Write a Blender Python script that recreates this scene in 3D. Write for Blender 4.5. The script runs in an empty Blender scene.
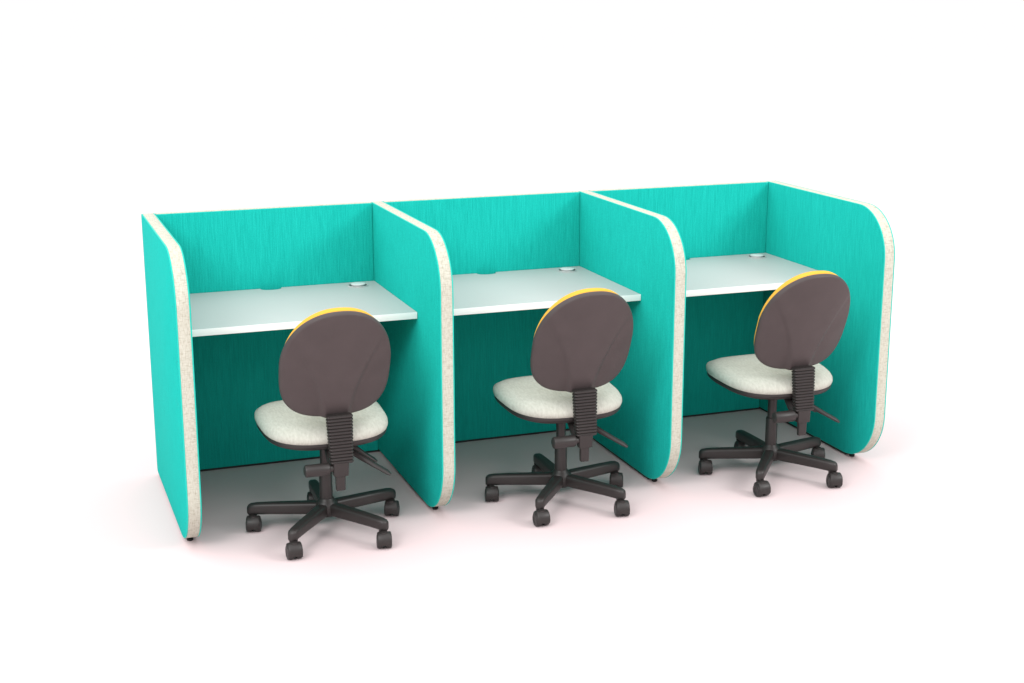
import bpy, bmesh, math, random
from mathutils import Vector, Matrix

random.seed(7)
scene = bpy.context.scene
COL = scene.collection

# ------------------------------------------------------------------ camera
YAW, PITCH, ROLL = 0.347845, -0.242331, -0.001472
fw = Vector((math.sin(YAW) * math.cos(PITCH), math.cos(YAW) * math.cos(PITCH), math.sin(PITCH)))
r0 = Vector((math.cos(YAW), -math.sin(YAW), 0))
u0 = r0.cross(fw)
rt = r0 * math.cos(ROLL) + u0 * math.sin(ROLL)
up = -r0 * math.sin(ROLL) + u0 * math.cos(ROLL)
cam_data = bpy.data.cameras.new('camera')
cam = bpy.data.objects.new('camera', cam_data)
COL.objects.link(cam)
M = Matrix.Identity(4)
for i in range(3):
    M[i][0], M[i][1], M[i][2] = rt[i], up[i], -fw[i]
M[0][3], M[1][3], M[2][3] = -0.5401, -5.4442, 1.8348
cam.matrix_world = M
cam_data.sensor_width = 36.0
cam_data.lens = 36.0 * 1443.12 / 1024.0
cam_data.clip_end = 2000.0
scene.camera = cam

# ------------------------------------------------------------------ light
world = bpy.data.worlds.new('World')
scene.world = world
world.use_nodes = True
bg = world.node_tree.nodes['Background']
# studio dome: soft light from overhead, stronger from the front left
wn = world.node_tree
wtc = wn.nodes.new('ShaderNodeTexCoord')
wdot = wn.nodes.new('ShaderNodeVectorMath')
wdot.operation = 'DOT_PRODUCT'
wdot.inputs[1].default_value = (-0.42, 0.0, 1.76)
wadd = wn.nodes.new('ShaderNodeMath')
wadd.operation = 'ADD'
wadd.inputs[1].default_value = 0.62
wmax = wn.nodes.new('ShaderNodeMath')
wmax.operation = 'MAXIMUM'
wmax.inputs[1].default_value = 0.2
wn.links.new(wtc.outputs['Generated'], wdot.inputs[0])
wn.links.new(wdot.outputs['Value'], wadd.inputs[0])
wn.links.new(wadd.outputs['Value'], wmax.inputs[0])
wn.links.new(wmax.outputs['Value'], bg.inputs['Strength'])
bg.inputs['Color'].default_value = (1.0, 0.975, 0.975, 1)


def area_lamp(name, loc, target, size, power, color=(1, 1, 1)):
    d = bpy.data.lights.new(name, 'AREA')
    d.shape = 'DISK'
    d.size = size
    d.energy = power
    d.color = color
    o = bpy.data.objects.new(name, d)
    COL.objects.link(o)
    o.location = loc
    o.rotation_euler = (Vector(target) - Vector(loc)).to_track_quat('-Z', 'Y').to_euler()
    return o


area_lamp('softbox', (-4.0, -5.4, 5.2), (1.2, -0.5, 0.5), 3.0, 235, (0.97, 1.0, 0.985))
area_lamp('softbox', (6.2, -5.2, 4.6), (1.3, -0.5, 0.5), 2.6, 235, (0.97, 1.0, 0.985))

scene.view_settings.view_transform = 'Standard'
scene.view_settings.look = 'None'
scene.view_settings.exposure = 0.0
scene.view_settings.gamma = 1.0
scene.cycles.max_bounces = 10
scene.cycles.diffuse_bounces = 3


# ------------------------------------------------------------------ materials
def new_mat(name, color, rough=0.6, spec=0.5):
    m = bpy.data.materials.new(name)
    m.use_nodes = True
    nt = m.node_tree
    b = nt.nodes['Principled BSDF']
    b.inputs['Base Color'].default_value = (*color, 1)
    b.inputs['Roughness'].default_value = rough
    b.inputs['Specular IOR Level'].default_value = spec
    return m, nt, b


def noise(nt, scale, stretch=(1, 1, 1), detail=2.0, rough=0.5):
    tc = nt.nodes.new('ShaderNodeTexCoord')
    mp = nt.nodes.new('ShaderNodeMapping')
    mp.inputs['Scale'].default_value = stretch
    n = nt.nodes.new('ShaderNodeTexNoise')
    n.inputs['Scale'].default_value = scale
    n.inputs['Detail'].default_value = detail
    n.inputs['Roughness'].default_value = rough
    nt.links.new(tc.outputs['Object'], mp.inputs['Vector'])
    nt.links.new(mp.outputs['Vector'], n.inputs['Vector'])
    return n.outputs['Fac']


def ramp(nt, fac, stops):
    r = nt.nodes.new('ShaderNodeValToRGB')
    el = r.color_ramp.elements
    while len(el) < len(stops):
        el.new(0.5)
    for e, (p, c) in zip(el, stops):
        e.position = p
        e.color = (*c, 1)
    nt.links.new(fac, r.inputs['Fac'])
    return r.outputs['Color']


def mix(nt, a, b, fac, mode='MULTIPLY'):
    n = nt.nodes.new('ShaderNodeMix')
    n.data_type = 'RGBA'
    n.blend_type = mode
    if isinstance(fac, (int, float)):
        n.inputs[0].default_value = fac
    else:
        nt.links.new(fac, n.inputs[0])
    for sock, v in ((n.inputs[6], a), (n.inputs[7], b)):
        if isinstance(v, tuple):
            sock.default_value = (*v, 1)
        else:
            nt.links.new(v, sock)
    return n.outputs[2]


def bump(nt, bsdf, height, strength, dist=0.001):
    n = nt.nodes.new('ShaderNodeBump')
    n.inputs['Strength'].default_value = strength
    n.inputs['Distance'].default_value = dist
    nt.links.new(height, n.inputs['Height'])
    nt.links.new(n.outputs['Normal'], bsdf.inputs['Normal'])


def teal_fabric():
    m, nt, b = new_mat('teal_woven_fabric', (0.012, 0.42, 0.345), 0.95, 0.03)
    warp = noise(nt, 1.0, (560, 560, 13), 4.0, 0.6)        # upright threads
    weft = noise(nt, 1.0, (240, 240, 300), 3.0, 0.7)
    broad = noise(nt, 1.0, (60, 60, 5), 2.0)
    c1 = ramp(nt, warp, [(0.3, (0.008, 0.385, 0.335)), (0.5, (0.012, 0.475, 0.41)), (0.72, (0.019, 0.55, 0.48))])
    c2 = ramp(nt, weft, [(0.3, (0.70, 0.71, 0.71)), (0.6, (1.0, 1.0, 1.0))])
    c3 = ramp(nt, broad, [(0.3, (0.96, 0.965, 0.965)), (0.7, (1.0, 1.0, 1.0))])
    col = mix(nt, mix(nt, c1, c2, 0.8), c3, 0.8)
    nt.links.new(col, b.inputs['Base Color'])
    bump(nt, b, warp, 0.35)
    return m


def cream_linen():
    m, nt, b = new_mat('cream_linen', (0.62, 0.57, 0.46), 0.9, 0.1)
    a = noise(nt, 1.0, (320, 55, 55), 3.0, 0.6)
    c = noise(nt, 1.0, (55, 330, 330), 3.0, 0.6)
    ca = ramp(nt, a, [(0.30, (0.38, 0.37, 0.30)), (0.47, (0.50, 0.505, 0.43)), (0.70, (0.56, 0.57, 0.50))])
    cc = ramp(nt, c, [(0.30, (0.66, 0.63, 0.57)), (0.47, (0.95, 0.945, 0.935)), (0.68, (1, 1, 1))])
    nt.links.new(mix(nt, ca, cc, 0.85), b.inputs['Base Color'])
    bump(nt, b, c, 0.35)
    return m


def seat_fabric():
    m, nt, b = new_mat('pale_seat_fabric', (0.5, 0.5, 0.43), 0.9, 0.15)
    a = noise(nt, 1.0, (160, 60, 60), 4.0, 0.65)
    c = noise(nt, 1.0, (45, 45, 45), 3.0, 0.6)
    ca = ramp(nt, a, [(0.3, (0.41, 0.415, 0.365)), (0.5, (0.47, 0.48, 0.425)), (0.7, (0.52, 0.53, 0.475))])
    cc = ramp(nt, c, [(0.35, (0.95, 0.95, 0.94)), (0.65, (1, 1, 1))])
    nt.links.new(mix(nt, ca, cc, 0.8), b.inputs['Base Color'])
    bump(nt, b, a, 0.2)
    return m


def plastic(name, color, rough=0.45, spec=0.35):
    m, nt, b = new_mat(name, color, rough, spec)
    a = noise(nt, 900.0, (1, 1, 1), 2.0)
    bump(nt, b, a, 0.12, 0.0006)
    w = noise(nt, 14.0, (1, 1, 1), 3.0)
    col = ramp(nt, w, [(0.3, tuple(x * 0.93 for x in color)), (0.7, tuple(x * 1.05 for x in color))])
    nt.links.new(col, b.inputs['Base Color'])
    return m


TEAL = teal_fabric()
CREAM = cream_linen()
SEATF = seat_fabric()
PIPING, _, _ = new_mat('teal_piping', (0.012, 0.5, 0.41), 0.6, 0.2)
YELLOW, ynt, yb = new_mat('yellow_back_fabric', (0.72, 0.385, 0.05), 0.85, 0.15)
bump(ynt, yb, noise(ynt, 1.0, (300, 300, 300), 2.0), 0.25)
SHELL = plastic('warm_grey_plastic', (0.060, 0.0485, 0.0485), 0.5, 0.3)
DARK = plastic('dark_grey_plastic', (0.024, 0.0205, 0.0198), 0.42, 0.4)
BLACK, _, _ = new_mat('black_rubber', (0.012, 0.012, 0.013), 0.6, 0.3)
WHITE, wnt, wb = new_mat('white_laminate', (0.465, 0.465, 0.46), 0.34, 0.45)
bump(wnt, wb, noise(wnt, 500.0), 0.04, 0.0004)
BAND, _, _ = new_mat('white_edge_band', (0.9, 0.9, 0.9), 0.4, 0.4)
GROM, _, _ = new_mat('white_moulded_plastic', (0.7, 0.7, 0.7), 0.3, 0.5)
WHEEL = plastic('charcoal_wheel_plastic', (0.020, 0.018, 0.018), 0.4, 0.4)
GAP_SHADE, _, _ = new_mat('dark_grey_gap_shade', (0.03, 0.03, 0.03), 0.6, 0.3)  # dark colour stands in for shade in the gap under the panels
PORT_SHADE, _, _ = new_mat('grey_port_shade', (0.06, 0.065, 0.065), 0.6, 0.3)  # dark colour stands in for shade down the cable hole
FLOOR, fnt, fb = new_mat('white_studio_floor', (0.69, 0.572, 0.582), 0.8, 0.0)


# ------------------------------------------------------------------ helpers
def finish(name, bm, mat, parent=None, smooth=40):
    bmesh.ops.recalc_face_normals(bm, faces=bm.faces)
    me = bpy.data.meshes.new(name)
    bm.to_mesh(me)
    bm.free()
    me.materials.append(mat)
    if smooth:
        me.polygons.foreach_set('use_smooth', [True] * len(me.polygons))
        for f in me.polygons:      # large flat faces keep their own normal
            if f.area > 0.03:
                f.use_smooth = False
        me.set_sharp_from_angle(angle=math.radians(smooth))
    o = bpy.data.objects.new(name, me)
    COL.objects.link(o)
    if parent:
        o.parent = parent
    return o


def empty(name, loc=(0, 0, 0)):
    o = bpy.data.objects.new(name, None)
    COL.objects.link(o)
    o.location = loc
    o.empty_display_size = 0.1
    return o


def loft(bm, rings, cap=True, closed=True):
    """rings: lists of Vectors, equal length, joined in order"""
    vs = [[bm.verts.new(p) for p in r] for r in rings]
    n = len(vs[0])
    for a, b in zip(vs, vs[1:]):
        for i in range(n if closed else n - 1):
            j = (i + 1) % n
            bm.faces.new((a[i], a[j], b[j], b[i]))
    if cap:
        bm.faces.new(list(reversed(vs[0])))
        bm.faces.new(vs[-1])
    return vs


def rrect(hw, hh, r, k=4):
    """rounded rectangle outline, counter-clockwise"""
    r = min(r, hw * 0.999, hh * 0.999)
    pts = []
    for cx, cy, a0 in ((hw - r, hh - r, 0), (-hw + r, hh - r, 90), (-hw + r, -hh + r, 180), (hw - r, -hh + r, 270)):
        for i in range(k + 1):
            a = math.radians(a0 + 90 * i / k)
            pts.append((cx + r * math.cos(a), cy + r * math.sin(a)))
    return pts


def rbox(bm, c, hx, hy, hz, r=0.004, seg=3):
    res = bmesh.ops.create_cube(bm, size=1.0)
    vs = res['verts']
    bmesh.ops.scale(bm, vec=(2 * hx, 2 * hy, 2 * hz), verts=vs)
    bmesh.ops.translate(bm, vec=c, verts=vs)
    if r > 0:
        es = list({e for v in vs for e in v.link_edges})
        bmesh.ops.bevel(bm, geom=es, offset=r, segments=seg, affect='EDGES', profile=0.5)


def lathe(bm, prof, seg=32, axis='Z', center=(0, 0, 0)):
    rings = []
    for rad, h in prof:
        ring = []
        for i in range(seg):
            a = 2 * math.pi * i / seg
            x, y = rad * math.cos(a), rad * math.sin(a)
            p = Vector((x, y, h)) if axis == 'Z' else Vector((h, x, y))
            ring.append(p + Vector(center))
        rings.append(ring)
    loft(bm, rings)


def tube(bm, pts, radii, flat=None, seg=14, upv=Vector((0, 0, 1))):
    """tapered tube along pts; flat = list of (side, vertical) scale per point"""
    rings = []
    for i, p in enumerate(pts):
        a = pts[max(0, i - 1)]
        b = pts[min(len(pts) - 1, i + 1)]
        t = (Vector(b) - Vector(a)).normalized()
        s = t.cross(upv)
        s = s.normalized() if s.length > 1e-5 else Vector((1, 0, 0))
        u = s.cross(t).normalized()
        fs, fv = flat[i] if flat else (1, 1)
        rings.append([Vector(p) + s * (radii[i] * fs * math.cos(2 * math.pi * k / seg)) + u * (radii[i] * fv * math.sin(2 * math.pi * k / seg)) for k in range(seg)])
    loft(bm, rings)


# ------------------------------------------------------------------ floor
bm = bmesh.new()
R = 600.0
n = 48
vs = [bm.verts.new((R * math.cos(2 * math.pi * i / n), R * math.sin(2 * math.pi * i / n), 0)) for i in range(n)]
bm.faces.new(vs)
floor = finish('floor', bm, FLOOR, None, 0)
floor['kind'] = 'structure'
floor['label'] = 'plain white studio floor'

# ------------------------------------------------------------------ booths
PITCHX = 0.8717      # booth pitch
D = 0.9072           # panel depth
H = 1.014            # panel top
T = 0.0493           # panel thickness
TB = 0.034           # back panel thickness
ZB = 0.014           # clearance under the panels
RT, RB, RR = 0.185, 0.20, 0.02
DESK_Z, DESK_T, DESK_D = 0.708, 0.0232, 0.6335


def panel_profile(off=0.0):
    """closed (y, z) outline of a side panel, grown outwards by off"""
    pts = []

    def arc(cy, cz, r, a0, a1, k):
        for i in range(k + 1):
            a = math.radians(a0 + (a1 - a0) * i / k)
            pts.append((cy + (r + off) * math.cos(a), cz + (r + off) * math.sin(a)))
    arc(-0.006, H - 0.006, 0.006, 0, 90, 4)
    # long straight top edge split so the shading stays even
    arc(-D + RT, H - RT, RT, 90, 180, 18)
    arc(-D + RB, ZB + RB, RB, 180, 270, 18)
    arc(-RR, ZB + RR, RR, 270, 360, 5)
    return pts


row = empty('booth_row', (1.5 * PITCHX, -D / 2, 0))
row['label'] = 'joined row of three teal fabric study booths with cream edges and white desk tops'
row['category'] = 'booth row'
off0 = Vector(row.location)


def rel(o):
    """mesh data was written in world coordinates: shift it into the row's frame"""
    o.data.transform(Matrix.Translation(-off0))
    return o


def sweep_strip(xc, hw, lo, hi):
    """closed band around the panel edge: rounded outer face"""
    bm = bmesh.new()
    inner = panel_profile(lo)
    mid = panel_profile(hi - 0.0012)
    outer = panel_profile(hi)
    rings = []
    for k in range(len(inner)):
        yi, zi = inner[k]
        ym, zm = mid[k]
        yo, zo = outer[k]
        rings.append([Vector((xc - hw, yi, zi)), Vector((xc - hw, ym, zm)), Vector((xc - hw + 0.0018, yo, zo)),
                      Vector((xc + hw - 0.0018, yo, zo)), Vector((xc + hw, ym, zm)), Vector((xc + hw, yi, zi))])
    rings.append([v.copy() for v in rings[0]])
    loft(bm, rings, cap=False)
    bmesh.ops.remove_doubles(bm, verts=bm.verts, dist=1e-5)
    return bm


def piping_tube(x, r):
    bm = bmesh.new()
    prof = panel_profile(-0.0004)
    n = len(prof)
    rings = []
    for k in range(n + 1):
        y, z = prof[k % n]
        ya, za = prof[(k - 1) % n]
        yb, zb = prof[(k + 1) % n]
        t = Vector((0, yb - ya, zb - za)).normalized()
        s = Vector((1, 0, 0))
        u = s.cross(t)
        rings.append([Vector((x, y, z)) + s * (r * math.cos(2 * math.pi * q / 8)) + u * (r * math.sin(2 * math.pi * q / 8)) for q in range(8)])
    loft(bm, rings, cap=False)
    bmesh.ops.remove_doubles(bm, verts=bm.verts, dist=1e-5)
    return bm


def glide_foot(x, y):
    bm = bmesh.new()
    lathe(bm, [(0.010, 0.0), (0.011, 0.002), (0.011, 0.008), (0.006, 0.010), (0.007, ZB + 0.004)], 20, 'Z', (x, y, 0))
    return bm


for i in range(4):
    xc = i * PITCHX
    bm = bmesh.new()
    prof = panel_profile(0.0)
    e = 0.0035
    inn = panel_profile(-e)
    loft(bm, [[Vector((xc - T / 2, y, z)) for y, z in inn],
              [Vector((xc - T / 2 + e * 0.3, y, z)) for y, z in panel_profile(-e * 0.3)],
              [Vector((xc - T / 2 + e, y, z)) for y, z in prof],
              [Vector((xc + T / 2 - e, y, z)) for y, z in prof],
              [Vector((xc + T / 2 - e * 0.3, y, z)) for y, z in panel_profile(-e * 0.3)],
              [Vector((xc + T / 2, y, z)) for y, z in inn]])
    side = rel(finish('side_panel', bm, TEAL, row, 35))
    rel(finish('edge_trim', sweep_strip(xc, T / 2 - 0.0050, -0.002, 0.0016), CREAM, side, 50))
    for s in (-1, 1):
        rel(finish('piping', piping_tube(xc + s * (T / 2 - 0.0030), 0.0024), PIPING, side, 60))
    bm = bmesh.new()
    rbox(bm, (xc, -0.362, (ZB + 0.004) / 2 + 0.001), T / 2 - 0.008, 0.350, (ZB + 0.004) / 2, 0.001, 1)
    rel(finish('gap_shade_strip', bm, GAP_SHADE, side, 40))  # added strip: darkens the gap under the panel and stops light leaking
    for y in (-0.055, -0.735):
        rel(finish('foot', glide_foot(xc, y), BLACK, side, 40))

for i in range(3):
    x0 = i * PITCHX + T / 2 + 0.0004
    x1 = (i + 1) * PITCHX - T / 2 - 0.0004
    cx, hx = (x0 + x1) / 2, (x1 - x0) / 2
    bm = bmesh.new()
    rbox(bm, (cx, -TB / 2, (0.009 + H) / 2), hx, TB / 2 - 0.001, (H - 0.009) / 2, 0.003, 3)
    back = rel(finish('back_panel', bm, TEAL, row, 35))
    bm = bmesh.new()
    rbox(bm, (cx, -TB / 2, H + 0.0004), hx - 0.001, TB / 2 - 0.0048, 0.0014, 0.0007, 2)
    rel(finish('edge_trim', bm, CREAM, back, 40))
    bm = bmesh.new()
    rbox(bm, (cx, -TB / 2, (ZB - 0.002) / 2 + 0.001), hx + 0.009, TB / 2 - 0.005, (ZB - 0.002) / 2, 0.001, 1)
    rel(finish('gap_shade_strip', bm, GAP_SHADE, back, 40))  # added strip: draws the dark shade line below the back panel
    for s in (-1, 1):
        rel(finish('foot', glide_foot(cx + s * (hx - 0.06), -TB / 2), BLACK, back, 40))

    # desk top with a scallop cut in its rear edge
    dx0, dx1 = x0 + 0.001, x1 - 0.001
    yb, yf = -TB - 0.002, -DESK_D
    out = [(dx0, yf), (dx1, yf), (dx1, yb)]
    sc = cx + 0.002
    for k in range(13):
        a = math.pi * k / 12
        out.append((sc + 0.041 * math.cos(a), yb - 0.035 * math.sin(a) ** 0.7))
    out.append((dx0, yb))
    bm = bmesh.new()
    z1, z0 = DESK_Z, DESK_Z - DESK_T
    fc = bm.faces.new([bm.verts.new((x, y, z0)) for x, y in out])
    ex = bmesh.ops.extrude_face_region(bm, geom=[fc])
    bmesh.ops.translate(bm, vec=(0, 0, DESK_T), verts=[v for v in ex['geom'] if isinstance(v, bmesh.types.BMVert)])
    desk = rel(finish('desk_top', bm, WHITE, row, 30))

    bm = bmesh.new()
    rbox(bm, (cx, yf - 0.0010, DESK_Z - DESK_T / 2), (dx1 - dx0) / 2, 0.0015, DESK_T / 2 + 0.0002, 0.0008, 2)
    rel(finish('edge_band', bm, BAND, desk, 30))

    gx, gy = i * PITCHX + 0.763, -0.106
    bm = bmesh.new()
    z = DESK_Z
    lathe(bm, [(0.0350, z - 0.004), (0.0405, z + 0.0003), (0.0405, z + 0.0020), (0.0390, z + 0.0034), (0.0365, z + 0.0034), (0.0350, z + 0.0020), (0.0350, z - 0.004)], 44, 'Z', (gx, gy, 0))
    rel(finish('cable_port', bm, WHITE, desk, 40))
    bm = bmesh.new()
    lathe(bm, [(0.035, z - 0.002), (0.035, z + 0.0006), (0.004, z + 0.0006)], 44, 'Z', (gx, gy, 0))
    rel(finish('port_shade_disc', bm, PORT_SHADE, desk, 40))  # dark disc at desk level, painted shade of the hole around the cap
    bm = bmesh.new()
    lathe(bm, [(0.0265, z + 0.001), (0.0285, z + 0.005), (0.0280, z + 0.0072), (0.024, z + 0.0086), (0.004, z + 0.0092)], 44, 'Z', (gx + 0.002, gy + 0.005, 0))
    rel(finish('port_cap', bm, GROM, desk, 40))

# ------------------------------------------------------------------ chair
chair = empty('office_chair', (0, 0, 0))

HUB_Z = 0.118
# five-star base
bm = bmesh.new()
lathe(bm, [(0.020, 0.053), (0.036, 0.056), (0.042, 0.064), (0.042, 0.088), (0.038, 0.101), (0.029, 0.109), (0.026, 0.115), (0.0245, 0.117)], 36)
hub = finish('base_hub', bm, DARK, chair, 45)
LEG_R = 0.257
for k in range(5):
    ang = math.radians(16 + 72 * k)
    d = Vector((math.cos(ang), math.sin(ang), 0))
    s = Vector((-d.y, d.x, 0))
    bm = bmesh.new()
    # cross-sections: distance, half width, z top, z bottom
    secs = [(0.020, 0.019, 0.102, 0.060), (0.06, 0.0205, 0.102, 0.059), (0.12, 0.0195, 0.1005, 0.059), (0.20, 0.0180, 0.0985, 0.0585),
            (LEG_R - 0.012, 0.0170, 0.0965, 0.057), (LEG_R + 0.006, 0.0160, 0.0940, 0.056), (LEG_R + 0.014, 0.0130, 0.090, 0.056), (LEG_R + 0.018, 0.0085, 0.084, 0.058)]
    rings = []
    for (dist, hw, zt, zb) in secs:
        hh = (zt - zb) / 2
        rings.append([d * dist + s * px + Vector((0, 0, (zt + zb) / 2 + pz)) for px, pz in rrect(hw, hh, 0.010, 4)])
    loft(bm, rings)
    # the boss that drops to the caster stem
    lathe(bm, [(0.0125, 0.047), (0.0145, 0.050), (0.0150, 0.070)], 20, 'Z', d * LEG_R)
    finish('leg', bm, DARK, chair, 50)

CASTER_TURN = [-24, -8, -18, 2, -12]
for k in range(5):
    ang = math.radians(16 + 72 * k)
    d = Vector((math.cos(ang), math.sin(ang), 0)) * LEG_R
    rot = Matrix.Rotation(math.radians(CASTER_TURN[k]), 4, 'Z')
    tr = Matrix.Translation(d + Vector((-0.003, -0.025, 0))) @ rot @ Matrix.Scale(1.09, 4)
    # hood: arched cover over the two wheels, with a lip at its lower front
    bm = bmesh.new()
    rings = []
    for x, sc in ((-0.0215, 0.88), (-0.0200, 0.96), (-0.017, 1.0), (0.017, 1.0), (0.0200, 0.96), (0.0215, 0.88)):
        ring = []
        for q in range(19):
            a = math.radians(-8 + 210 * q / 18)
            ring.append(Vector((x, 0.002 + sc * 0.0250 * math.cos(a), 0.0250 + sc * 0.0275 * math.sin(a))))
        rings.append(ring)
    loft(bm, rings)
    lathe(bm, [(0.0105, 0.040), (0.0115, 0.050), (0.0105, 0.054)], 16, 'Z', (0, 0, 0))
    bm.transform(tr)
    caster = finish('caster', bm, DARK, chair, 40)
    for sx in (-1, 1):
        bm = bmesh.new()
        w0 = 0.0035
        prof = [(0.006, w0), (0.0190, w0), (0.0220, w0 + 0.002), (0.0220, w0 + 0.0165), (0.0200, w0 + 0.0192), (0.013, w0 + 0.0202), (0.011, w0 + 0.0188), (0.004, w0 + 0.0188)]
        lathe(bm, [(r, sx * h) for r, h in prof], 28, 'X', (0, 0.004, 0.0221))
        bm.transform(tr)
        finish('wheel', bm, WHEEL, caster, 40)

# gas lift
bm = bmesh.new()
lathe(bm, [(0.0225, 0.107), (0.0225, 0.219), (0.0215, 0.2225), (0.019, 0.224)], 32)
finish('column_sleeve', bm, DARK, chair, 40)
bm = bmesh.new()
lathe(bm, [(0.0175, 0.21), (0.0175, 0.325)], 24)
finish('gas_lift', bm, DARK, chair, 40)

# mechanism under the seat and the arm that carries the back
bm = bmesh.new()
rbox(bm, (0, 0.01, 0.337), 0.055, 0.075, 0.018, 0.008, 3)
lathe(bm, [(0.022, 0.296), (0.026, 0.302), (0.034, 0.326)], 24)
finish('seat_mechanism', bm, DARK, chair, 45)
bm = bmesh.new()
pts = [Vector((0, -0.05, 0.345)), Vector((0, -0.13, 0.338)), Vector((0, -0.165, 0.308)), Vector((0, -0.195, 0.292))]
tube(bm, pts, [0.030] * 4, [(1.0, 0.6)] * 4, 16)
finish('back_arm', bm, DARK, chair, 50)

SP_Y = -0.210
# pleated sleeve on the back upright
bm = bmesh.new()
rings = []
NR = 15
zt, zb = 0.468, 0.306
for q in range(NR * 4 + 1):
    f = q / (NR * 4)
    z = zt + (zb - zt) * f
    hw = 0.0420 - 0.0055 * f
    ph = q % 4
    grow = (0.0, 0.0034, 0.0040, 0.0034)[ph] - 0.0015
    yy = SP_Y + 0.014 * (1 - f) + 0.006
    rings.append([Vector((px + 0.011, yy + py, z)) for px, py in rrect(hw + grow, 0.015 + grow, 0.009, 4)])
loft(bm, rings)
finish('pleated_sleeve', bm, DARK, chair, 25)
# bracket below it
bm = bmesh.new()
rings = []
for z, hw, hd, yo in ((0.310, 0.026, 0.0155, 0.0), (0.268, 0.0245, 0.0155, 0.0), (0.2645, 0.0235, 0.0145, 0.0)):
    rings.append([Vector((px + 0.006, SP_Y + 0.002 + yo + py, z)) for px, py in rrect(hw, hd, 0.004, 3)])
loft(bm, rings)
rings = []
for z, hw, hd in ((0.270, 0.0165, 0.009), (0.217, 0.0155, 0.0085), (0.2135, 0.0145, 0.0075)):
    rings.append([Vector((px + 0.004, SP_Y + py, z)) for px, py in rrect(hw, hd, 0.003, 3)])
loft(bm, rings)
finish('upright_bracket', bm, DARK, chair, 40)
# hand wheel knob
bm = bmesh.new()
lathe(bm, [(0.010, -0.026), (0.012, -0.040), (0.0190, -0.043), (0.0210, -0.047), (0.0210, -0.118), (0.0190, -0.123), (0.012, -0.126), (0.004, -0.1268)], 28, 'X', (0.010, SP_Y, 0.292))
finish('adjuster_knob', bm, DARK, chair, 40)
# levers
for pts, rad, flat in (
    ([(0.03, -0.075, 0.332), (0.065, -0.105, 0.311), (0.102, -0.130, 0.287), (0.140, -0.155, 0.264), (0.170, -0.172, 0.246), (0.184, -0.180, 0.236)],
     [0.010, 0.010, 0.011, 0.0145, 0.0155, 0.009], [(1, 1), (1, 1), (1, .9), (1, .5), (1, .45), (1, .45)]),
    ([(0.04, 0.02, 0.332), (0.075, 0.01, 0.309), (0.105, 0.0, 0.287), (0.138, -0.01, 0.262), (0.166, -0.018, 0.242), (0.178, -0.022, 0.233)],
     [0.009, 0.009, 0.010, 0.0130, 0.0140, 0.008], [(1, 1), (1, 1), (1, .9), (1, .5), (1, .45), (1, .45)])):
    bm = bmesh.new()
    tube(bm, [Vector(p) for p in pts], rad, flat, 14)
    finish('lever', bm, DARK, chair, 60)


def seat_outline(a, grow=0.0):
    """(x, y) of the seat edge at angle a: broad front, rounded rear"""
    c, s = math.cos(a), math.sin(a)
    n = 3.3 if s > 0 else 2.9
    hx = 0.214 + grow
    hy = (0.215 if s > 0 else 0.205) + grow
    q = (abs(c) ** n + abs(s) ** n) ** (-1.0 / n)
    x, y = hx * c * q, hy * s * q
    x *= 1.0 + 0.05 * (y / hy)
    return x, y


NS = 72
TILT = math.radians(2.6)


def seat_pt(x, y, z):
    return Vector((x + 0.002, y + 0.022, z + math.tan(TILT) * y))


# cushion: rounded edge, gently domed top
bm = bmesh.new()
prof = [(-0.012, 0.374), (-0.004, 0.375), (0.0, 0.379), (0.003, 0.388), (0.002, 0.398), (-0.004, 0.408), (-0.014, 0.417), (-0.028, 0.423), (-0.050, 0.427), (-0.090, 0.429), (-0.140, 0.429), (-0.19, 0.428)]
rings = []
for g, z in prof:
    ring = []
    for k in range(NS):
        a = 2 * math.pi * k / NS
        x, y = seat_outline(a, g)
        fy = max(0.0, (y - 0.06) / 0.15)
        drop = 0.016 * fy * fy if z > 0.40 else 0.0
        ring.append(seat_pt(x, y, z - drop))
    rings.append(ring)
loft(bm, rings)
finish('seat_cushion', bm, SEATF, chair, 60)
bm = bmesh.new()
rings = []
for g, z in ((-0.10, 0.346), (-0.05, 0.347), (-0.024, 0.350), (-0.009, 0.357), (-0.002, 0.365), (-0.001, 0.374), (-0.002, 0.377), (-0.008, 0.3775)):
    rings.append([seat_pt(*seat_outline(2 * math.pi * k / NS, g), z) for k in range(NS)])
loft(bm, rings)
finish('seat_pan', bm, DARK, chair, 60)

# backrest ---------------------------------------------------------------
BH, BW = 0.201, 0.182
B_TILT = math.radians(19.5)
B_C = Vector((0.006, -0.236, 0.638))
NB, MB = 128, 44


def back_outline(a):
    c, s = math.cos(a), math.sin(a)
    n = 2.2 if s > 0 else 3.7
    q = (abs(c) ** n + abs(s) ** n) ** (-1.0 / n)
    u, v = c * q, s * q
    return u * BW * (1.015 - 0.095 * max(0.0, v)), v * BH


def back_frame(x, h, depth):
    """x across, h along the tilted back, depth towards the sitter"""
    f = depth + 1.2 * x * x + 0.25 * h * h * (1 if h < 0 else 0.5)
    y = f * math.cos(B_TILT) - h * math.sin(B_TILT)
    z = h * math.cos(B_TILT) + f * math.sin(B_TILT)
    return B_C + Vector((x, y, z))


def crease(x, h):
    """moulded V on the rear of the shell: flat centre, stepped flanks"""
    v = (h / BH + 1) / 2
    edge = 0.045 + 0.015 * v + 0.18 * v * v
    t = (abs(x) - edge) / 0.008
    t = max(-1.0, min(1.0, t))
    st = 0.5 + 0.5 * t * (1.5 - 0.5 * t * t)
    fade = max(0.0, min(1.0, (0.92 - v) / 0.3))
    bulge = 0.009 * max(0.0, 1.0 - v / 0.75) ** 1.6
    return 0.0032 * st * fade - bulge * (1.0 - st)


bm = bmesh.new()
rings = []
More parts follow.
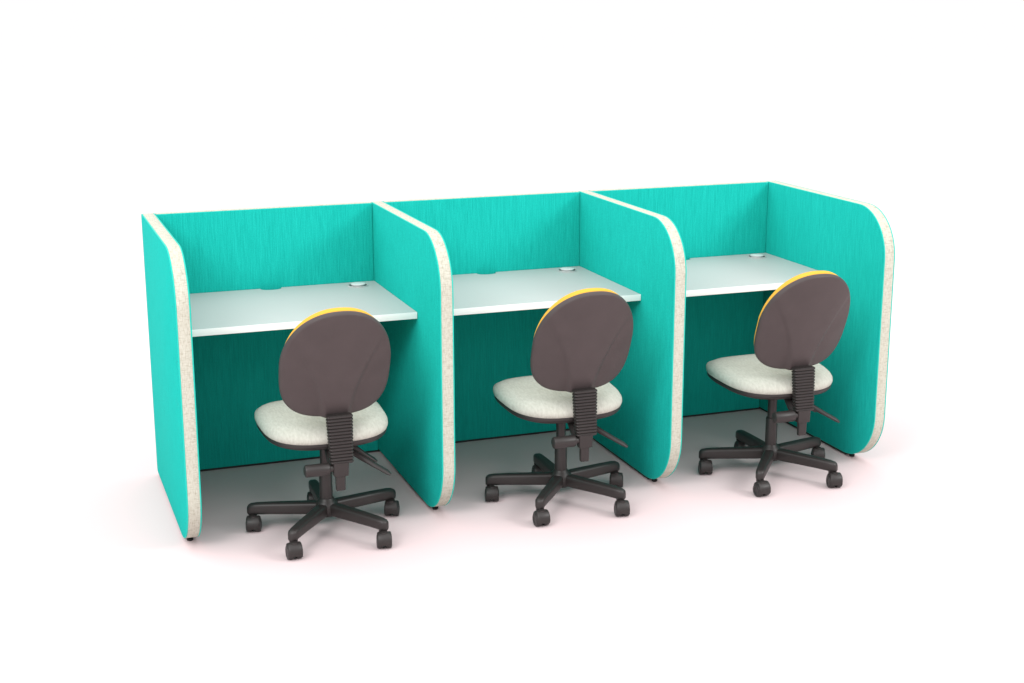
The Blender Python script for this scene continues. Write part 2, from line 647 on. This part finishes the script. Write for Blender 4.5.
# rear face from the centre out, then round the rim to the front
for k in range(MB):
    f = 0.02 + 0.95 * (k / (MB - 1)) ** 0.9
    ring = []
    for q in range(NB):
        x, h = back_outline(2 * math.pi * q / NB)
        x, h = x * f, h * f
        ring.append(back_frame(x, h, crease(x, h)))
    rings.append(ring)
for f, dpt in ((0.985, 0.0025), (0.995, 0.006), (1.0, 0.011), (1.0, 0.016), (0.994, 0.0185), (0.97, 0.019), (0.4, 0.017), (0.02, 0.017)):
    ring = []
    for q in range(NB):
        x, h = back_outline(2 * math.pi * q / NB)
        ring.append(back_frame(x * f, h * f, dpt + (crease(x * f, h * f) if dpt < 0.005 else 0)))
    rings.append(ring)
loft(bm, rings)
finish('back_shell', bm, SHELL, chair, 60)
bm = bmesh.new()
rings = []
for fx, fh, dpt in ((0.02, 0.02, 0.0195), (0.9, 0.9, 0.0195), (0.958, 0.985, 0.0195), (0.966, 0.997, 0.021), (0.964, 1.0, 0.027), (0.956, 0.998, 0.034),
                    (0.942, 0.990, 0.042), (0.915, 0.97, 0.049), (0.88, 0.93, 0.054), (0.7, 0.75, 0.058), (0.4, 0.4, 0.059), (0.02, 0.02, 0.059)):
    ring = []
    for q in range(NB):
        x, h = back_outline(2 * math.pi * q / NB)
        ring.append(back_frame(x * fx, h * fh, dpt))
    rings.append(ring)
loft(bm, rings)
finish('back_cushion', bm, YELLOW, chair, 60)

CH_X, CH_Y = 0.462, -0.796
LABELS = ['grey and yellow swivel chair with pale seat standing in the left end booth',
          'grey and yellow swivel chair with pale seat standing in the middle booth',
          'grey and yellow swivel chair with pale seat standing in the right end booth']
parts = list(chair.children)
for i in range(3):
    if i == 0:
        c = chair
    else:
        c = chair.copy()
        COL.objects.link(c)
        for p in parts:
            pc = p.copy()
            COL.objects.link(pc)
            pc.parent = c
            for g in p.children:
                gc = g.copy()
                COL.objects.link(gc)
                gc.parent = pc
    c.location = (CH_X + i * PITCHX, CH_Y, 0)
    c['label'] = LABELS[i]
    c['category'] = 'office chair'
    c['group'] = 'swivel chairs in the booths'
